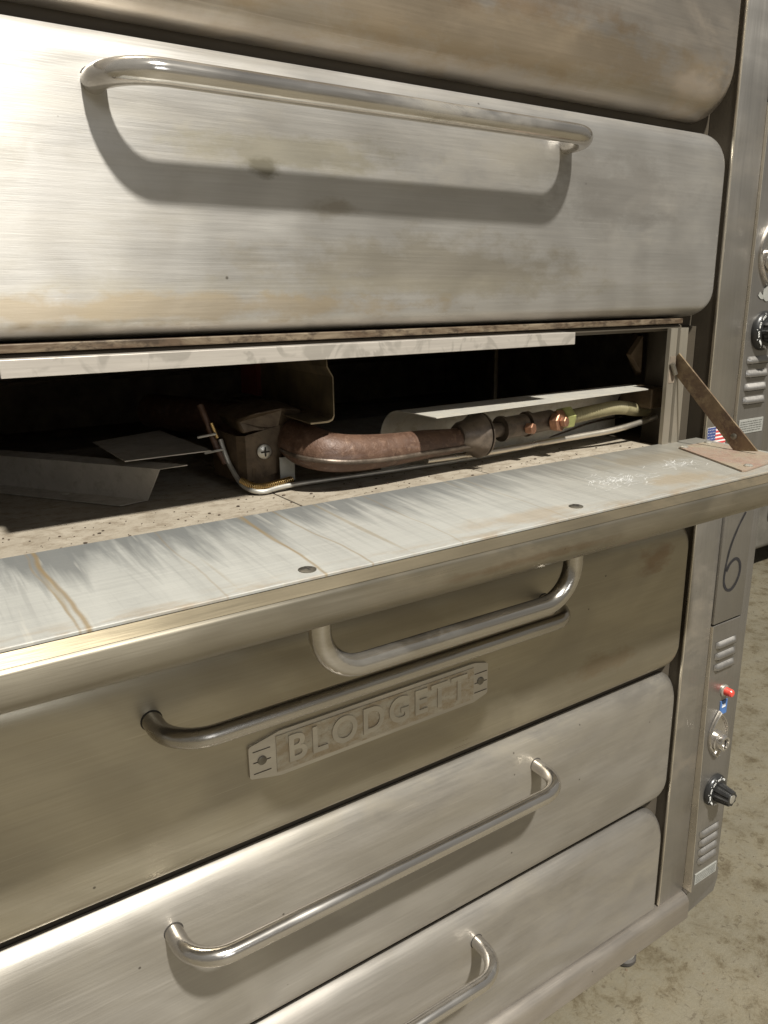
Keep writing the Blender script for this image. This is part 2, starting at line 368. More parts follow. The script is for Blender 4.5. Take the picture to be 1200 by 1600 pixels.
def rr_loop(x0, x1, z0, z1, r, n=8, square_bottom=False):
    out = []
    for cx_, cz_, a0, rad in ((x1 - r, z1 - r, 0, r), (x0 + r, z1 - r, 90, r), (x0 + r, z0 + r, 180, r), (x1 - r, z0 + r, 270, r)):
        if square_bottom and a0 >= 180:
            px, pz = (x0, z0) if a0 == 180 else (x1, z0)
            out += [(px + (1e-4 * k if a0 == 180 else -1e-4 * (n - k)), pz) for k in range(n + 1)]
            continue
        for k in range(n + 1):
            a = R(a0 + 90 * k / n); out.append((cx_ + rad * math.cos(a), cz_ + rad * math.sin(a)))
    return out
def door_bm(x0, x1, z0, z1, corner=.038, rx=.014, rz=.034, depth=.045, y=0., sq=False, bulge=.0, rzb=None):
    rzb = rz if rzb is None else rzb
    bm = B(); rings = []; N = 9
    def ring(ix, iz, yy, cr):
        return [bm.verts.new((a, yy, b)) for a, b in rr_loop(x0 + ix, x1 - ix, z0 + (0 if sq else iz * rzb / rz), z1 - iz, max(cr, .004), 8, sq)]
    for i in range(N + 1):
        th = R(90 * i / N); k = 1 - math.cos(th)
        rings.append(ring(rx * k, rz * k, y + depth * (1 - math.sin(th)), corner - min(rx, rz) * k * .8))
    for a, b in zip(rings, rings[1:]):
        n = len(a)
        for j in range(n): bm.faces.new((a[j], a[(j + 1) % n], b[(j + 1) % n], b[j]))
    if bulge:
        hz_ = (z1 - z0 - rz - (0 if sq else rzb)) / 2
        for f in (.12, .26, .42, .6, .8):
            g = 1 - (1 - f) ** 2
            q = [bm.verts.new((a, y - bulge * g, b)) for a, b in rr_loop(x0 + rx + hz_ * f * .9, x1 - rx - hz_ * f * .9, z0 + (0 if sq else rzb + hz_ * f * .97), z1 - rz - hz_ * f * .97, max(.004, (corner - .8 * min(rx, rz)) * (1 - f)), 8, sq)]
            a_ = rings[-1]; n = len(a_)
            for j in range(n): bm.faces.new((a_[j], a_[(j + 1) % n], q[(j + 1) % n], q[j]))
            rings.append(q)
    bm.faces.new(rings[-1]); bm.faces.new(rings[0][::-1])
    return bm
def handle_pts(xa, xb, z, so=.070, r=.05, y0=.01, n=9):
    P = [(xa, y0, z), (xa, -(so - r) , z)]
    for k in range(1, n + 1):
        a = R(90 * k / n); P.append((xa + r * (1 - math.cos(a)), -(so - r) - r * math.sin(a), z))
    for f in (.25, .5, .75): P.append((xa + r + (xb - xa - 2 * r) * f, -so, z))
    for k in range(n + 1):
        a = R(90 * k / n); P.append((xb - r + r * math.sin(a), -(so - r) - r * math.cos(a), z))
    P.append((xb, y0, z)); return P
def text_bm(s, size, depth, mat4, xscale=1., spacing=1.):
    cu = bpy.data.curves.new('lettering', 'FONT'); cu.body = s; cu.size = size; cu.extrude = depth; cu.align_x = 'CENTER'; cu.align_y = 'CENTER'
    cu.space_character = spacing; cu.offset = size * (.022 if size > .03 else .012)
    t = bpy.data.objects.new('lettering', cu); COL.objects.link(t)
    bpy.context.view_layer.update()
    me = bpy.data.meshes.new_from_object(t.evaluated_get(bpy.context.evaluated_depsgraph_get()))
    bm = B(); bm.from_mesh(me); bpy.data.objects.remove(t); bpy.data.curves.remove(cu); bpy.data.meshes.remove(me)
    bmesh.ops.scale(bm, vec=(xscale, 1, 1), verts=bm.verts); bmesh.ops.transform(bm, matrix=mat4, verts=bm.verts); return bm
FRONT = lambda x, y, z: Matrix.Translation((x, y, z)) @ Matrix.Rotation(pi / 2, 4, 'X')   # text read from -y

# ------------------------------------------------------------------ the setting
bm = B(); bmesh.ops.create_grid(bm, x_segments=40, y_segments=40, size=14)
bmesh.ops.translate(bm, verts=bm.verts, vec=(1, -1, 0))
obj('floor', bm, 'concrete', kind='structure')

# ------------------------------------------------------------------ ovens
lower = root('deck_oven', (.5, .5, 0), 'lower steel deck oven with three closed doors and a riveted-on nameplate, standing on the floor', 'oven', 'stacked deck ovens')
upper = root('deck_oven', (.5, .5, 1.112), 'upper steel deck oven with one door dropped open showing its gas burner', 'oven', 'stacked deck ovens')

def shared(o, zb, zt, low):
    # right post with bright left hem
    obj('post', box(B(), 1.2125, 1.2925, 0, .08, zb + .002, zt - .002, .002), 'post', o, True)
    obj('hem', box(B(), 1.2095, 1.2124, -.0015, .0035, zb + .004, zt - .004, .0008), 'edge', o, True)
    obj('gap_shade_strip', box(B(), 1.2105, 1.2122, .0038, .0468, zb + .004, zt - .004), 'frame', o)  # added dark strip, its colour stands in for shade in the door gap
    obj('post', box(B(), -.262, -.212, 0, .08, zb + .002, zt - .002, .002), 'post', o, True)

# --- lower oven
bm = B(); box(bm, -.262, 1.415, .082, 1.02, .10, 1.108, .004); obj('body', bm, 'post', lower)
obj('face_frame', box(B(), -.211, 1.2095, .0265, .081, .12, 1.106), 'frame', lower)
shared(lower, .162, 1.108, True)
rp = [(.08, .160), (.004, .162)] + [(-.012 + .016 * (1 - math.sin(R(a))) - .0, .146 + .016 * math.cos(R(90 - a))) for a in (75, 50, 25, 0)][:0]
rail_prof = [(.081, .161)] + [(.002 - .020 * math.sin(R(a)), .1415 + .020 * math.cos(R(a))) for a in range(0, 91, 10)] + [(-.018, .104), (-.014, .100), (.081, .100)]
obj('bottom_rail', prism_x(B(), rail_prof, -.262, 1.2925), 'rail', lower, True)
obj('bottom_rail', prism(B(), [(1.2935, -.010, .104), (1.395, -.010, .118), (1.412, -.006, .140), (1.412, -.006, .168), (1.2935, -.010, .168)], (0, .088, 0)), 'panel', lower, True)

def door(o, key, x0, x1, z0, z1, hz=None, hx=(.21, .829), chrome='chrome', so=.070, **k):
    d = obj('door', door_bm(x0, x1, z0, z1, **k), key, o, True, 40)
    if hz:
        h = obj('handle', tube(B(), handle_pts(hx[0], hx[1], hz, so), .0116, 24), chrome, d, True)
        for x in hx:
            bm = B(); lathe(bm, [(0, .0128), (.0008, .0128), (.0012, .0123)], (x, .0005, hz), (0, -1, 0), 24); obj('weld_collar', bm, 'dark', d, True)
    return d
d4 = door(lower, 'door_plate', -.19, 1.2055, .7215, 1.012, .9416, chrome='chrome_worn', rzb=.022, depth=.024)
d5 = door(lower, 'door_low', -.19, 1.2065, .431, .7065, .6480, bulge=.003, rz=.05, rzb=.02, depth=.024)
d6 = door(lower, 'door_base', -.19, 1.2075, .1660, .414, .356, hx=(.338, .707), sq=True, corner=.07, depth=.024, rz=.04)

# nameplate on the third door
pl_out = [(.3225, .8235), (.3225, .8640), (.3245, .8665), (.352, .8725), (.366, .8758), (.688, .8765), (.702, .8730), (.7120, .8705), (.7142, .8680), (.7142, .8215), (.7120, .8190), (.688, .8120), (.366, .8120), (.350, .8150), (.3245, .8210)]
npl = obj('nameplate', prism(B(), [(x, 0.0005, z) for x, z in pl_out], (0, -.0040, 0)), steel('cast_plate_metal', (.66, .62, .54), .5, .7, (.30, .2, .12), .3, 2.2, wav=.2), d4)
bm = B(); box(bm, .3600, .6860, -.0045, -.0028, .8180, .8700)
s_ = NB('plate_field'); a_ = s_.noise(s_.mp((260, 260, 260)), 1, 4, .8); g_ = s_.noise(s_.mp((30, 30, 60)), 1, 4, .7)
c_ = s_.mix(s_.rng(g_, .42, .6), (.58, .54, .45), (.47, .39, .28)); c_ = s_.mix(s_.rng(a_, .56, .7, 0, .4), c_, (.17, .12, .07))
M['plate_field'] = s_.fin(c_, .6, .5, s_.bump(a_, .0012, .9))
obj('plate_field', bm, 'plate_field', npl)
tb = text_bm('BLODGETT', .0530, .0009, FRONT(.5235, -.0052, .8440), .95, 1.24)
obj('lettering', tb, steel('letter_metal', (.64, .60, .52), .45, .75, (.30, .2, .12), .2, 5.5, wav=.2), npl)
def screw_bm(c, r, axis, h=.002, cross=True):
    bm = B(); lathe(bm, [(0, r), (h * .5, r), (h * .9, r * .75), (h, r * .4)], c, axis, 18); return bm
for x, z in ((.3400, .8430), (.7000, .8440)):
    s0 = obj('screw', screw_bm((x, -.0036, z), .0062, (0, -1, 0)), 'screw', npl, True)
for x0 in (.328, .6885):
    for dz in (-.0155, -.0, .0155):
        b_ = B(); box(b_, x0, x0 + .024, -.0040, -.0028, .8423 + dz - .0005, .8423 + dz + .0005); obj('raised_line', b_, 'frame', npl)

# casters
for x, y in ((1.182, .053), (-.1, .066), (1.172, .88), (-.1, .88)):
    lg = obj('leg', lathe(B(), [(0, .012), (.006, .019), (.022, .023), (.060, .025), (.0995, .027)], (x, y, .0002), (0, 0, 1), 28), 'alu', lower, True)
    obj('rubber_foot', lathe(B(), [(0, .022), (.004, .026), (.012, .026), (.016, .021)], (x, y, .0004), (0, 0, 1), 28), 'rubber', lg, True)

# --- lower control column : blank cover with the hand-drawn 6, louvred control panel
cov = obj('cover_panel', box(B(), 1.2945, 1.388, -.004, .08, .782, 1.106, .0015), 'panel', lower, True)
obj('side_flange', box(B(), 1.3895, 1.4155, -.001, .081, .142, 1.106, .002), 'panel', lower, True)
six = [(1.360, 1.0), (1.340, .973), (1.322, .938), (1.313, .90), (1.312, .868), (1.3225, .8505), (1.338, .8465), (1.353, .857), (1.362, .8775), (1.3585, .8985), (1.344, .909), (1.327, .903), (1.3155, .889)]
def ribbon(pts, y, w0, w1=None, n=8):
    C = catmull([(x, y, z) for x, z in pts], n); bm = B(); prev = None; N = len(C)
    for i, p in enumerate(C):
        t = (C[min(i + 1, N - 1)] - C[max(i - 1, 0)]).normalized(); nn = Vector((-t.z, 0, t.x))
        ww = (w0 + (w1 - w0) * i / N if w1 else w0) * (.85 + .3 * mnoise.noise(p * 60))
        q = (bm.verts.new(p + nn * ww), bm.verts.new(p - nn * ww))
        if prev: bm.faces.new((prev[0], prev[1], q[1], q[0]))
        prev = q
    return bm
obj('marker_numeral', ribbon(six, -.0047, .0027, .0044), 'ink', cov)

def wedge(z0, z1, yb, yt, x0=1.2945, x1=1.388):
    bm = B(); prism_x(bm, [(.08, z0), (yb, z0), (yt, z1), (.08, z1)], x0, x1)
    bmesh.ops.bevel(bm, geom=[e_ for e_ in bm.edges], offset=.0012, segments=2, affect='EDGES'); return bm
def louvre(o, x0, x1, z, y, h=.012, out=.0065):
    """raised hooded slot: half-dome ends"""
    bm = B(); N = 16; Mx = 5; grid = []
    for i in range(N + 1):
        u = i / N; x = x0 + (x1 - x0) * u; f = min(1, math.sin(min(u, 1 - u) / .16 * pi / 2) if min(u, 1 - u) < .16 else 1)
        row = []
        for j in range(Mx + 1):
            v = j / Mx; zz = z + h * .5 - h * v; row.append(bm.verts.new((x, y - out * f * math.sin(v * pi * .62), zz)))
        grid.append(row)
    for i in range(N):
        for j in range(Mx): bm.faces.new((grid[i][j], grid[i + 1][j], grid[i + 1][j + 1], grid[i][j + 1]))
    lo = [g[-1] for g in grid]; base = [bm.verts.new((v.co.x, y + .001, v.co.z)) for v in lo]
    lv = obj('louvre', bm, 'panel', o, True, 60)
    bm = B(); box(bm, x0 + .006, x1 - .006, y - out * .8, y + .0005, z - h * .5 - .0014, z - h * .5 - .0004); obj('slot', bm, 'dark', lv)
def control_panel(o, z0, z1, yb, yt, kz, knob_out, lv_top, lv_bot, lamp_z=None, sticker=None, bez_z=None, lab=None):
    Y = lambda z: yb + (yt - yb) * (z - z0) / (z1 - z0)
    p = obj('control_panel', wedge(z0, z1, yb, yt), 'panel', o, True)
    obj('hem', prism_x(B(), [(.05, z0), (yb - .0012, z0), (yt - .0012, z1), (.05, z1)], 1.2928, 1.2944), 'edge', o)
    for z in lv_top: louvre(p, 1.308, 1.376, z, Y(z) - .0005)
    for z in lv_bot: louvre(p, 1.308, 1.376, z, Y(z) - .0005)
    # dial
    kx = 1.3455; ky = Y(kz)
    dl = obj('dial', lathe(B(), [(0, .0345), (.004, .0345), (.009, .031), (.012, .026), (.012, .01)], (kx, ky, kz), (0, -1, 0), 40), 'black', p, True)
    bm = B(); n = 48; rings = []
    for d, r0 in ((.010, .0195), (.020, .0185), (.040, .0155), (.0425, .0145)):
        rings.append([bm.verts.new((kx + (r0 + (.0016 if k % 6 < 3 else -.0008)) * math.cos(2 * pi * k / n), ky - d, kz + (r0 + (.0016 if k % 6 < 3 else -.0008)) * math.sin(2 * pi * k / n))) for k in range(n)])
    for a, b in zip(rings, rings[1:]):
        for k in range(n): bm.faces.new((a[k], a[(k + 1) % n], b[(k + 1) % n], b[k]))
    bm.faces.new(rings[-1])
    kn = obj('knob', bm, 'black', dl, True, 25)
    obj('knob_cap', lathe(B(), [(0, .0095), (.0012, .0095), (.0018, .008)], (kx, ky - .0422, kz), (0, -1, 0), 24), 'zinc', dl, True)
    for i, s in enumerate(('550', '500', '450', '400', '350', '300', '250', '200')):
        a = R(60 + i * 33); rad = .0272
        mt = Matrix.Translation((kx + rad * math.cos(a), ky - .0115, kz + rad * math.sin(a))) @ Matrix.Rotation(pi / 2, 4, 'X') @ Matrix.Rotation(a - pi / 2, 4, 'Z')
        obj('numeral', text_bm(s, .0075, .0003, mt), 'white', dl)
        bm = B(); a2 = a + R(16); c = Vector((kx + .0305 * math.cos(a2), ky - .0094, kz + .0305 * math.sin(a2))); u = Vector((math.cos(a2), 0, math.sin(a2))); v = Vector((-u.z, 0, u.x)) * .0005
        prism(bm, [c - u * .002 - v, c + u * .002 - v, c + u * .002 + v, c - u * .002 + v], (0, -.0004, 0)); obj('tick', bm, 'white', dl)
    if bez_z:
        bx = 1.338; by = Y(bez_z)
        # leaf-shaped chrome escutcheon with pointed top
        def leaf(sc, n=28):
            out = []
            for k in range(n + 1):
                t = -1 + 2 * k / n; out.append((bx + sc * .031 * (1 - abs(t) ** 1.9) , bez_z + .054 * sc * t))
            for k in range(1, n):
                t = 1 - 2 * k / n; out.append((bx - sc * .031 * (1 - abs(t) ** 1.9), bez_z + .054 * sc * t))
            return out
        bm = B(); rs = []
        for sc, d in ((1, 0), (1, .004), (.95, .0075), (.88, .0075), (.84, .003)):
            rs.append([bm.verts.new((x, by - d, z)) for x, z in leaf(sc)])
        for a, b in zip(rs, rs[1:]):
            n = len(a)
            for k in range(n): bm.faces.new((a[k], a[(k + 1) % n], b[(k + 1) % n], b[k]))
        bm.faces.new(rs[-1])
        ez = obj('escutcheon', bm, 'chrome', p, True, 50)
        obj('valve_stem', lathe(B(), [(0, .021), (.008, .021), (.009, .018), (.012, .018), (.020, .0150), (.020, .011), (.014, .011), (.014, .004)], (bx, by - .002, bez_z - .012), (0, -1, 0), 30), 'chrome', ez, True, 30)
        bm = B(); prism(bm, [(bx - .0015, by - .0205, bez_z - .022), (bx + .0015, by - .0205, bez_z - .022), (bx + .0015, by - .0205, bez_z - .002), (bx - .0015, by - .0205, bez_z - .002)], (0, -.002, 0))
        obj('pointer', bm, 'dark', ez)
        obj('scuff_label', ribbon([(1.321, bez_z - .068), (1.333, bez_z - .074), (1.350, bez_z - .068), (1.360, bez_z - .057)], by - .0014, .004, .005), 'label', p)
    if lamp_z:
        ly = Y(lamp_z)
        bz = obj('lamp_bezel', lathe(B(), [(0, .0125), (.003, .0125), (.0045, .010)], (1.351, ly, lamp_z), (0, -1, 0), 28), 'zinc', p, True)
        obj('pilot_lamp', lathe(B(), [(0, .0088), (.013, .0082), (.0155, .0065), (.0162, .003)], (1.351, ly - .004, lamp_z), (0, -1, 0), 28), 'red', bz, True, 30)
    if sticker:
        sy = Y(sticker)
        st = obj('sticker', box(B(), 1.341, 1.365, sy - .0012, sy + .001, sticker - .0155, sticker + .0155), 'blue', p)
        for zz, hw in ((.006, .005), (.0015, .006)):
            obj('sticker_print', box(B(), 1.353 - hw, 1.353 + hw, sy - .0016, sy - .0011, sticker + zz - .0013, sticker + zz + .0018), 'white', st)
    if lab:
        ly = Y(lab); x0 = 1.304; x1 = 1.380
        lb = obj('rating_label', box(B(), x0, x1, ly - .0012, ly + .001, lab - .013, lab + .013), 'label', p)
        for k in range(5):
            zz = lab + .0085 - k * .0042; x = x0 + .004; i = 0; bm = B()
            while x < x1 - .006:
                wd = random.uniform(.003, .009); box(bm, x, min(x + wd, x1 - .004), ly - .0016, ly - .0011, zz - .0008, zz + .0008); x += wd + .0017
            obj('print_line', bm, 'labelink', lb)
    return p
control_panel(lower, .170, .778, -.018, -.003, .400, 0, (.735, .711, .687), (.305, .283, .261, .239), lamp_z=.626, sticker=.588, bez_z=.531, lab=.196)

# --- upper oven
bm = B(); box(bm, -.262, 1.415, .082, 1.02, 1.362, 2.10, .003); obj('body', bm, 'post', upper)
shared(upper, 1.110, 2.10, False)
obj('side_flange', box(B(), 1.3895, 1.4155, -.001, .081, 1.112, 2.10, .002), 'panel', upper, True)
obj('cover_panel', box(B(), 1.2945, 1.388, -.004, .08, 1.706, 2.10, .0015), 'panel', upper, True)
obj('face_frame', box(B(), -.211, 1.2095, .047, .081, 1.350, 2.10), 'frame', upper)
obj('face_frame', box(B(), 1.141, 1.2095, .036, .081, 1.112, 1.349), 'frame', upper)
obj('face_frame', box(B(), -.211, -.141, .036, .081, 1.112, 1.349), 'frame', upper)
obj('sill', box(B(), -.14, 1.140, .004, .081, 1.112, 1.148), 'frame', upper)
control_panel(upper, 1.118, 1.702, -.004, -.003, 1.338, 0, (), (1.288, 1.264, 1.240, 1.216), bez_z=1.470, lab=1.168)
obj('round_sticker', lathe(B(), [(0, .0135), (.0008, .0135)], (1.347, -.0042, 1.402), (0, -1, 0), 24), 'label', upper)
# chamber
ch = obj('chamber_liner', box(B(), -.16, 1.36, .90, .915, 1.12, 1.36), 'soot', upper)
obj('chamber_wall', box(B(), 1.34, 1.36, .082, .899, 1.12, 1.3605), 'soot', upper)
obj('chamber_wall', box(B(), -.18, -.16, .082, .899, 1.12, 1.3605), 'soot', upper)
obj('chamber_floor', box(B(), -.16, 1.339, .082, .899, 1.125, 1.149), 'soot', upper)
obj('chamber_roof', box(B(), -.16, 1.339, .0815, .899, 1.3505, 1.3615), 'soot', upper)
for a, b in ((-.158, .4238), (.4262, .7288), (.7312, 1.105)):
    bm = B(); box(bm, a, b, .006, .60, 1.1485, 1.1555, .0008)
    obj('hearth_board', bm, 'slab', upper)
# corner angle far back, faint
obj('corner_angle', box(B(), .985, .993, .30, .308, 1.157, 1.349, .001), 'tan', upper)
for k in range(5):
    obj('roof_rib', box(B(), .02 + k * .28, .034 + k * .28, .09, .88, 1.338, 1.350, .001), 'tan', upper)
obj('back_seam', box(B(), -.158, 1.338, .893, .899, 1.245, 1.252), 'bracket_rust', upper)
# jamb with two ribs
jp = [(1.091, .006), (1.091, -.001), (1.108, -.001), (1.110, .006), (1.114, .006), (1.116, -.001), (1.136, -.001), (1.136, .0355), (1.133, .0355), (1.133, .006)]
for sgn, nm in ((1, 'jamb'), (-1, 'jamb')):
    pr = jp if sgn > 0 else [(1.0 - x, y) for x, y in jp]
    bm = B(); prism(bm, [(x, y, 1.149) for x, y in pr], (0, 0, .2005)); jb = obj('jamb', bm, 'jamb', upper)
    if sgn > 0:
        obj('arm_slot', box(B(), 1.0935, 1.1085, -.0016, .005, 1.262, 1.305), 'soot', jb)
        obj('roller', tube(B(), [(1.096, -.004, 1.294), (1.104, -.006, 1.276)], .0042, 14), 'screw', jb, True)
obj('hinge_bracket', prism(B(), [(1.10, .06, 1.335), (1.16, .12, 1.34), (1.17, .13, 1.295), (1.15, .10, 1.262), (1.115, .07, 1.275), (1.085, .07, 1.305)], (0, .01, 0)), 'bracket_rust', upper)
obj('hinge_block', box(B(), 1.10, 1.135, .032, .10, 1.215, 1.250, .003), 'bracket_rust', upper)

# doors of the upper oven
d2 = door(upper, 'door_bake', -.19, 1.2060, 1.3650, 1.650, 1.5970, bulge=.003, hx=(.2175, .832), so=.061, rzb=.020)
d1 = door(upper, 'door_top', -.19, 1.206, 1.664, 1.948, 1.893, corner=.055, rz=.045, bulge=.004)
obj('greasy_ledge', box(B(), -.185, 1.135, .010, .046, 1.3560, 1.3645, .0012), 'ledge', upper)
# rolled channel and the bright hanging flange below the bake door
cp = [(.046, 1.3565)] + [(.026 + .012 * math.cos(R(a)), 1.3500 + .006 * math.sin(R(a))) for a in range(90, 271, 20)] + [(.046, 1.344)]
obj('drip_channel', prism_x(B(), cp, -.16, 1.138), 'frame', upper, True)
obj('lintel_flange', box(B(), .104, .858, -.012, -.0095, 1.3345, 1.3515, .0007), 'flange', upper)
obj('lintel_flange', box(B(), .104, .858, -.0093, .03, 1.3490, 1.3512), 'flange', upper)

# dropped door: rolled skin below, streaked liner on top
XL, XR = -.19, 1.194
sk = [(.004, 1.1555), (.004, 1.112), (-.010, 1.1015), (-.020, 1.100), (-.185, 1.0965)] + \
     [(-.188 - .029 * math.sin(R(a)), 1.1255 - .029 * math.cos(R(a))) for a in range(10, 91, 10)] + \
     [(-.2175, 1.1378), (-.2171, 1.1392), (-.2162, 1.1402), (-.2150, 1.1408), (-.2045, 1.1490), (-.2030, 1.1490)]
od = obj('door', prism_x(B(), sk, XL, XR), 'skin', upper, True, 28, label='rolled steel door dropped open and level')
obj('rim_strip', prism_x(B(), [(-.2146, 1.1413), (-.2150, 1.1418), (-.2045, 1.1500), (-.2040, 1.1492)], XL, XR), 'rim', od)
obj('liner_sheet', prism_x(B(), [(.0045, 1.1604), (.0045, 1.1575), (-.2028, 1.1500), (-.2028, 1.1522), (-.2018, 1.1528)], XL + .002, XR - .001), 'liner', od)
obj('handle', tube(B(), [(p[0], -.172 , 1.098 + p[1]) for p in handle_pts(.338, .701, 0, .066, .05)], .0122, 24), 'chrome_worn', od, True)
zt = lambda y: 1.1604 + (y - .0045) * (1.1528 - 1.1604) / (-.2018 - .0045)
bm = B()
for (cx_, cy_, rx_, ry_, n_) in ((.835, -.120, .060, .024, 130), (.985, -.105, .045, .020, 60)):
    for k in range(n_):
        px_ = random.gauss(cx_, rx_ * .5); py_ = random.gauss(cy_, ry_ * .55); an_ = random.choice((.15, .5, -.35, 1.1, -.9)) + random.gauss(0, .2); ln_ = random.uniform(.006, .024); cv_ = random.uniform(-.5, .5)
        pr_ = None; w_ = random.uniform(.00020, .00048)
        for q in range(6):
            f = q / 5; a_ = an_ + cv_ * f; X_ = px_ + ln_ * f * math.cos(a_); Y_ = py_ + ln_ * f * math.sin(a_) * .7
            t_ = (bm.verts.new((X_ - w_ * math.sin(a_), Y_ + w_ * math.cos(a_), zt(Y_) + .00025)), bm.verts.new((X_ + w_ * math.sin(a_), Y_ - w_ * math.cos(a_), zt(Y_) + .00025)))
            if pr_: bm.faces.new((pr_[0], pr_[1], t_[1], t_[0]))
            pr_ = t_
obj('scratches', bm, simple('scratch_metal', (.66, .66, .64), .5, .2, 90, .15), od, kind='stuff')
for x, y in ((.321, -.184), (.6964, -.1755)):
    z = 1.1604 + (y - .0045) * (1.1528 - 1.1604) / (-.2018 - .0045)
    s0 = obj('screw', lathe(B(), [(-.001, .0088), (.0008, .0088), (.0018, .0060)], (x, y, z), (0, 0, 1), 20), 'screw', od, True)
    bm = B(); box(bm, x - .005, x + .005, y - .0008, y + .0008, z + .0016, z + .0021); box(bm, x - .0008, x + .0008, y - .005, y + .005, z + .0017, z + .0022); obj('screw_slot', bm, 'dark', s0)
# copper-washed hinge plate and arm
zt = lambda y: 1.1604 + (y - .0045) * (1.1528 - 1.1604) / (-.2018 - .0045)
pp = [(1.088, -.036), (1.166, -.034), (1.178, -.10), (1.168, -.155), (1.120, -.176), (1.036, -.187), (1.030, -.184), (1.060, -.110)]
hp = obj('hinge_plate', prism(B(), [(x, y, zt(y) + .0006) for x, y in pp], (0, 0, .0022)), 'pink', od)
for x, y in ((1.093, -.043), (1.160, -.041), (1.062, -.174)):
    obj('screw', lathe(B(), [(0, .0065), (.0015, .0065), (.0028, .0045)], (x, y, zt(y) + .0027), (0, 0, 1), 18), 'zinc', hp, True)
a0 = Vector((1.110, .006, 1.300)); a1 = Vector((1.145, -.118, 1.160)); ad = (a1 - a0).normalized(); an = Vector((0, ad.z, -ad.y)).normalized() * .0145
arm = obj('support_arm', prism(B(), [a0 + an, a0 + ad * .004 - an * .9, a1 + ad * (-.012) - an * 1.05, a1 + ad * .010 + an * 1.05], (.0035, 0, 0)), 'arm', od)
pv = a1 - ad * .030
obj('pivot', lathe(B(), [(0, .0052), (.0012, .0050), (.002, .003)], (pv.x - .0002, pv.y, pv.z), (-1, 0, 0), 16), 'screw', arm, True)

# flag sticker on the post, half behind the arm
fl = obj('flag_sticker', box(B(), 1.2165, 1.272, -.0008, .0005, 1.131, 1.175), 'white', upper)
for k in range(7):
    z1 = 1.175 - k * .0068; z0 = z1 - .0034
    obj('red_stripe', box(B(), 1.2165 if k > 3 else 1.2405, 1.272, -.0013, -.0007, max(z0, 1.131), z1), 'redprint', fl)
ca = obj('canton', box(B(), 1.2168, 1.2404, -.0014, -.0006, 1.1515, 1.1748), 'navy', fl)
bm = B()
for i in range(5):
    for j in range(4): box(bm, 1.2185 + i * .0045, 1.2197 + i * .0045, -.0017, -.0013, 1.1545 + j * .0052, 1.1557 + j * .0052)
obj('stars', bm, 'white', fl)

# ------------------------------------------------------------------ burner assembly inside the open chamber
PY = .150
def nearer(bm, k=.906):
    c = Vector((0, -.8, 1.4))
    for v in bm.verts: v.co = c + (v.co - c) * k
    return bm
# venturi tube: elbow coming from the depth, then along x
path = catmull([(.40, .52, 1.222), (0.5128, 0.270, 1.2159), (0.4891, 0.170, 1.2189), (0.4744, 0.110, 1.2163), (0.4805, 0.072, 1.2117), (0.5103, 0.057, 1.2062), (0.5697, 0.055, 1.2030), (0.6367, 0.058, 1.2029), (0.6840, 0.060, 1.2019), (0.7296, 0.060, 1.2025),], 8)
vt = obj('burner_pipe', tube(B(), path, .028, 32, True, lambda t: .0290 if t < .35 else .0290 - .0110 * min(1, (t - .35) / .55)), 'rust', upper, True)
seam = []
for i, p in enumerate(path):
    t = i / (len(path) - 1); rr = .0290 if t < .35 else .0290 - .0110 * min(1, (t - .35) / .55)
    tg = (path[min(i + 1, len(path) - 1)] - path[max(i - 1, 0)]).normalized(); side = Vector((0, 0, 1)).cross(tg).normalized()
    if side.y > 0 or (abs(side.y) < .3 and side.x > 0): side = -side
    if i > 22: seam.append(p + side * rr * .93 + Vector((0, 0, -.0075)))
obj('casting_seam', tube(B(), seam, .0034, 10), 'castiron', vt, True)
bell = obj('air_bell', nearer(lathe(B(), [(-.040, .020), (-.034, .024), (-.018, .027), (-.006, .034), (0, .0375), (.003, .0375), (.003, .034), (-.002, .028)], (.812, PY - .002, 1.186), (1, 0, -.02), 40)), 'castiron', vt, True, 40)
obj('air_shutter', nearer(lathe(B(), [(0, .0365), (.0025, .0365), (.0025, .010)], (.8195, PY - .002, 1.186), (1, 0, 0), 40)), 'castiron', bell, True, 40)
gp = obj('gas_pipe', nearer(tube(B(), [(.820, PY, 1.187), (.872, PY, 1.1895)], .0120, 20)), 'castiron', upper, True)
for xa, xb, r in ((.868, .922, .0185), (.930, .985, .0175)):
    lt = lathe(B(), [(0, r * .8), (.003, r), ((xb - xa) - .003, r), (xb - xa, r * .82)], (xa, PY, 1.190 + (xa - .868) * .04), (1, 0, .04), 28)
    obj('pipe_socket', nearer(lt), 'castiron', gp, True)
obj('pipe_ring', nearer(lathe(B(), [(0, .0215), (.006, .0215)], (.866, PY, 1.190), (1, 0, .04), 28)), 'castiron', gp, True)
obj('pipe_ring', nearer(lathe(B(), [(0, .0215), (.007, .0215)], (.923, PY, 1.1925), (1, 0, .04), 28)), 'castiron', gp, True)
def hexn(c, ax, r, l): return lathe(B(), [(0, r * .9), (l * .12, r), (l * .88, r), (l, r * .9)], c, ax, 6)
obj('brass_plug', nearer(hexn((.910, PY - .017, 1.1885), (.35, -1, .1), .0095, .014)), 'copper', gp)
pb = obj('brass_elbow', nearer(hexn((.972, PY - .016, 1.193), (.3, -1, .1), .0165, .016)), 'copper', gp)
obj('brass_plug', nearer(hexn((.977, PY - .032, 1.195), (.3, -1, .1), .009, .010)), 'copper', gp)
obj('elbow_nut', nearer(hexn((.988, PY - .004, 1.194), (1, -.1, .05), .0175, .016)), 'copper', gp)
obj('union_nut', nearer(hexn((1.004, PY - .004, 1.195), (1, -.1, .05), .0205, .020)), 'greennut', gp)
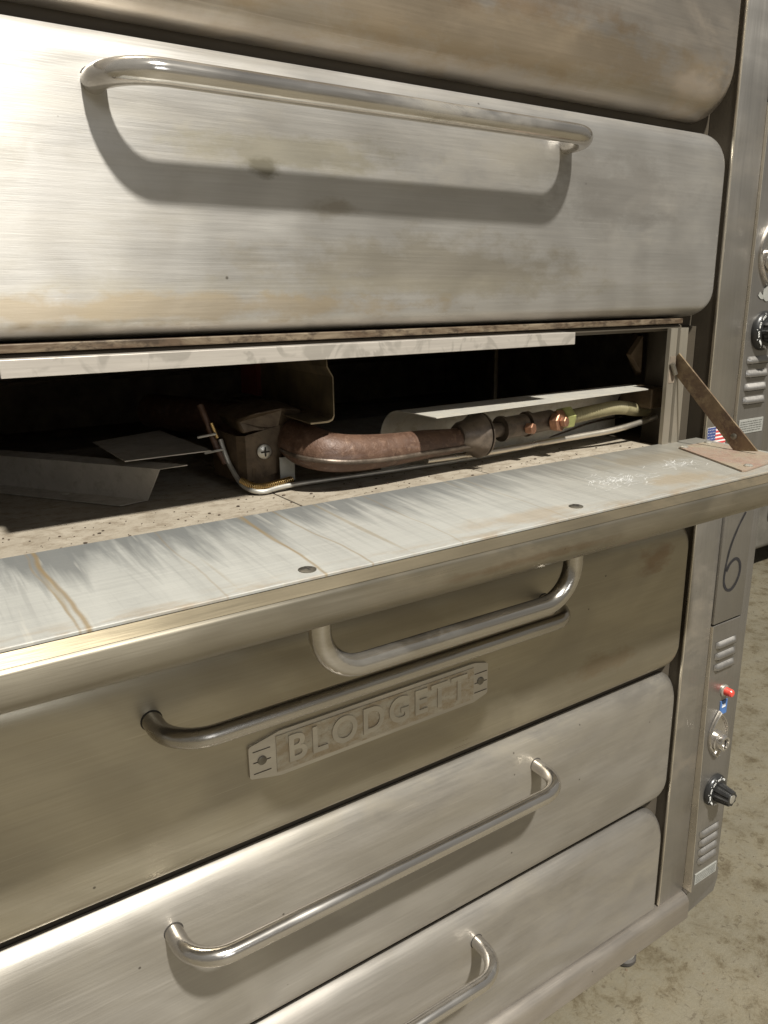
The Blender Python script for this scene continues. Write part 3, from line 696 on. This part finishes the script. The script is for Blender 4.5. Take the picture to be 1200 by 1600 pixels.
hz = catmull([(1.022, PY - .006, 1.196), (1.06, PY - .008, 1.199), (1.10, PY - .010, 1.202), (1.14, PY - .008, 1.203), (1.18, PY + .0, 1.198), (1.225, PY + .01, 1.190), (1.30, PY + .02, 1.183)], 26)
hose = obj('gas_hose', nearer(tube(B(), hz, .012, 16, True, lambda t: .0115 + (.0014 * math.sin(t * 6 * 26 * 1.57) if t < .62 else .0012))), 'hose', upper, True, 70)
# thin tubes along the boards
obj('pilot_tube', tube(B(), catmull([(.384, .172, 1.222), (.386, .165, 1.205), (.390, .155, 1.185), (.392, .122, 1.1665), (.408, .100, 1.1605), (.452, .102, 1.163), (.594, .094, 1.1635), (.76, .092, 1.1635), (.90, .108, 1.1635), (.98, .116, 1.1645), (1.06, .112, 1.170), (1.16, .105, 1.180), (1.24, .110, 1.184), (1.31, .12, 1.184)], 8), .0033, 10), 'alu', upper, True)
obj('gas_tube', nearer(tube(B(), catmull([(.70, .132, 1.160), (.84, .125, 1.1605), (.95, .125, 1.1625), (1.03, .118, 1.1655), (1.10, .108, 1.170), (1.17, .104, 1.178), (1.23, .110, 1.184), (1.31, .12, 1.188)], 8), .0052, 14), .94), 'edge', upper, True)
obj('thermocouple_wire', tube(B(), catmull([(.84, .14, 1.160), (.93, .135, 1.164), (1.00, .13, 1.174), (1.06, .128, 1.184), (1.14, .13, 1.187), (1.24, .135, 1.184), (1.31, .14, 1.183)], 8), .0017, 8), 'castiron', upper, True)
# armoured spring sleeve
cl = catmull([(.392, .128, 1.172), (.400, .112, 1.167), (.414, .106, 1.1655), (.435, .108, 1.1665), (.458, .112, 1.168)], 100); coil = []
acc = 0
for i, p in enumerate(cl):
    t = (cl[min(i + 1, len(cl) - 1)] - cl[max(i - 1, 0)]).normalized(); u = t.orthogonal().normalized(); u = Vector((0, 0, 1)); u = (u - t * u.dot(t)).normalized(); v = t.cross(u)
    a = 2 * pi * i / 13
    coil.append(p + (u * math.cos(a) + v * math.sin(a)) * .0042)
obj('armoured_sleeve', tube(B(), coil, .0010, 6), 'brass', upper, True)
# igniter rod with white stubs
obj('thermocouple', tube(B(), catmull([(.366, .19, 1.268), (.3705, .18, 1.245), (.377, .172, 1.215), (.386, .165, 1.190)], 6), .0042, 12), 'rust', upper, True)
obj('brass_tip', tube(B(), [(.3715, .168, 1.246), (.377, .164, 1.226)], .0024, 12), 'brass', upper, True)
for z, dx in ((1.2305, 0), (1.2085, .008)):
    obj('mounting_pin', tube(B(), [(.352 + dx, .170, z - .002), (.374 + dx, .160, z + .002)], .0017, 8), 'alu', upper, True)
# pressed bracket that clamps the elbow
bk = obj('burner_bracket', sheet(B(), [(.3835, .200, 1.234), (.397, .150, 1.228), (.405, .138, 1.2290), (.452, .130, 1.2400), (.466, .134, 1.242), (.474, .150, 1.2435)], (0, 0, -.063), .0025), 'bracket_rust', upper)
obj('bracket_cap', prism(B(), [(.398, .150, 1.249), (.416, .132, 1.2575), (.455, .125, 1.263), (.486, .128, 1.258), (.492, .146, 1.236), (.486, .146, 1.200), (.470, .137, 1.192), (.452, .130, 1.237), (.430, .134, 1.239), (.404, .142, 1.230)], (.006, .085, .004), .004), 'bracket_rust', bk)
obj('bracket_foot', box(B(), .412, .458, .136, .142, 1.156, 1.185), 'bracket_rust', bk)
sr = obj('screw', lathe(B(), [(0, .0098), (.0015, .0098), (.0035, .0060)], (.4285, .132, 1.2065), (-.1, -1, .05), 24), 'zinc', bk, True)
bm = B(); box(bm, .4225, .4345, .1275, .1288, 1.2055, 1.2075); box(bm, .4275, .4295, .1273, .1286, 1.2005, 1.2125); obj('screw_slot', bm, 'dark', sr)
obj('white_tab', box(B(), .4440, .4660, .118, .1195, 1.1655, 1.1985, .0004), 'label', upper, label='pale flat metal tab beside the burner elbow')
# hanging channel running back
hp_ = [(.492, .116, 1.2385), (.520, .116, 1.2385), (.5265, .116, 1.2410), (.5295, .116, 1.2470), (.5295, .116, 1.300), (.521, .116, 1.314), (.519, .116, 1.349)]
obj('hanging_channel', nearer(sheet(B(), hp_, (.03, .34, 0), .0017), .917), 'tan', upper)
obj('red_reflection_box', box(B(), .50, .54, .30, .36, 1.26, 1.349), simple('dull_red_reflection', (.12, .02, .015), .6), upper)  # red colour paints in the reflection seen behind the hanging channel
# heat shield over the pipes
hs = [(-.002, 1.2500), (.082, 1.2505)] + [(.084 + .050 * math.sin(R(a)), 1.200 + .050 * math.cos(R(a))) for a in range(10, 101, 10)] + [(.132, 1.157)]
bm = B(); a = []; b = []
N_ = len(hs)
def shield_x1(i): return 1.130 if i > 1 else (1.088 if i == 0 else 1.13)
va, vb, vc, vd = [], [], [], []
for i, (y, z) in enumerate(hs):
    va.append(bm.verts.new((.615, y, z))); y2 = y + (.034 if i == 0 else .02 if i == 1 else .0)
    vb.append(bm.verts.new((shield_x1(i), y2, z)))
    dy, dz = (0, -.0012) if i < 2 else (-.0012, -.0004)
    vc.append(bm.verts.new((.615, y + dy, z + dz))); vd.append(bm.verts.new((shield_x1(i), y2 + dy, z + dz)))
for i in range(N_ - 1):
    bm.faces.new((va[i], va[i + 1], vb[i + 1], vb[i])); bm.faces.new((vc[i], vd[i], vd[i + 1], vc[i + 1]))
    bm.faces.new((va[i], vc[i], vc[i + 1], va[i + 1])); bm.faces.new((vb[i], vb[i + 1], vd[i + 1], vd[i]))
bm.faces.new((va[0], vb[0], vd[0], vc[0]))
obj('heat_shield', bm, 'shield', upper, True, 30)

# ------------------------------------------------------------------ loose sheets lying in the chamber
ch1 = root('folded_channel', (.2, .25, 1.1556), 'grey folded sheet-metal channel lying loose on the oven floor, lower of the two sheets', 'sheet metal')
d_ = Vector((-.115, .172, 0)).normalized() * .36
prof = [(.2385, .150, 1.1572), (.2760, .158, 1.1572), (.2900, .142, 1.1985), (.3235, .1365, 1.2000)]
bm = B(); sheet(bm, [Vector(p) for p in prof], d_, .0012, 1)
obj('folded_sheet', bm, 'sheet', ch1)
hole = Vector((.200, .262, 1.1590)); obj('rivet_hole', lathe(B(), [(0, .0048), (.0004, .0048)], (.197, .255, 1.1586), (0, 0, 1), 16), 'shield', ch1)
pa = root('flat_plate', (.31, .26, 1.206), 'thin flat dark metal plate resting on top of the folded channel inside the oven', 'sheet metal')
obj('plate', prism(B(), [(.2545, .1672, 1.2085), (.3658, .161, 1.2100), (.362, .359, 1.2115), (.2544, .326, 1.2100)], (0, 0, .0012)), 'sheet', pa)

# crumbs on the hearth boards
bm = B()
for i in range(330):
    x = random.uniform(.0, 1.08); y = random.uniform(.008, .10) if random.random() < .75 else random.uniform(.01, .22)
    r = random.choice((.0004, .0005, .0006, .0006, .0008, .0009, .0012, .0019)) * random.uniform(.6, 1.2)
    vs_ = bmesh.ops.create_icosphere(bm, subdivisions=1, radius=r)['verts']
    for v in vs_: v.co = Vector((v.co.x * random.uniform(.7, 1.6), v.co.y * random.uniform(.7, 1.4), v.co.z * .5)) + Vector((x, y, 1.1558 + r * .3))
o = obj('crumbs', bm, simple('charred_crumbs', (.07, .05, .035), .9, 0, 200, .6)); o['kind'] = 'stuff'; o['label'] = 'charred crumbs and grit scattered on the oven floor by the open door'; o['category'] = 'debris'

# grit on the concrete
bm = B()
for i in range(500):
    x = random.uniform(1.0, 3.6); y = random.uniform(-.6, 1.2); q = random.uniform(.0008, .0035) * random.uniform(.4, 1)
    vs_ = bmesh.ops.create_icosphere(bm, subdivisions=1, radius=q)['verts']
    for v in vs_: v.co = Vector((v.co.x * random.uniform(.7, 1.8), v.co.y * random.uniform(.7, 1.5), v.co.z * .6)) + Vector((x, y, q * .3))
o = obj('floor_grit', bm, simple('grit', (.12, .09, .06), .9, 0, 90, .6)); o['kind'] = 'stuff'; o['label'] = 'small grit and crumbs scattered over the concrete floor'; o['category'] = 'debris'

# ------------------------------------------------------------------ far equipment cabinet beyond the ovens
cb = root('equipment_cabinet', (4.3, 1.8, 0), 'dark grey equipment cabinet standing far behind the ovens at the right edge', 'cabinet')
cabm = simple('cabinet_grey', (.16, .15, .13), .5, .3, 6, .3)
bm = B(); box(bm, 3.62, 5.4, 1.25, 2.6, .14, 1.9, .03, 3); obj('cabinet_body', bm, cabm, cb, True)
bm = B(); box(bm, 3.70, 4.50, 1.235, 1.249, .30, 1.8, .006); obj('cabinet_door', bm, cabm, cb, True)
for x in (3.7, 5.3):
    for y in (1.33, 2.5): obj('leg', tube(B(), [(x, y, 0), (x, y, .16)], .03, 14), 'dark', cb, True)
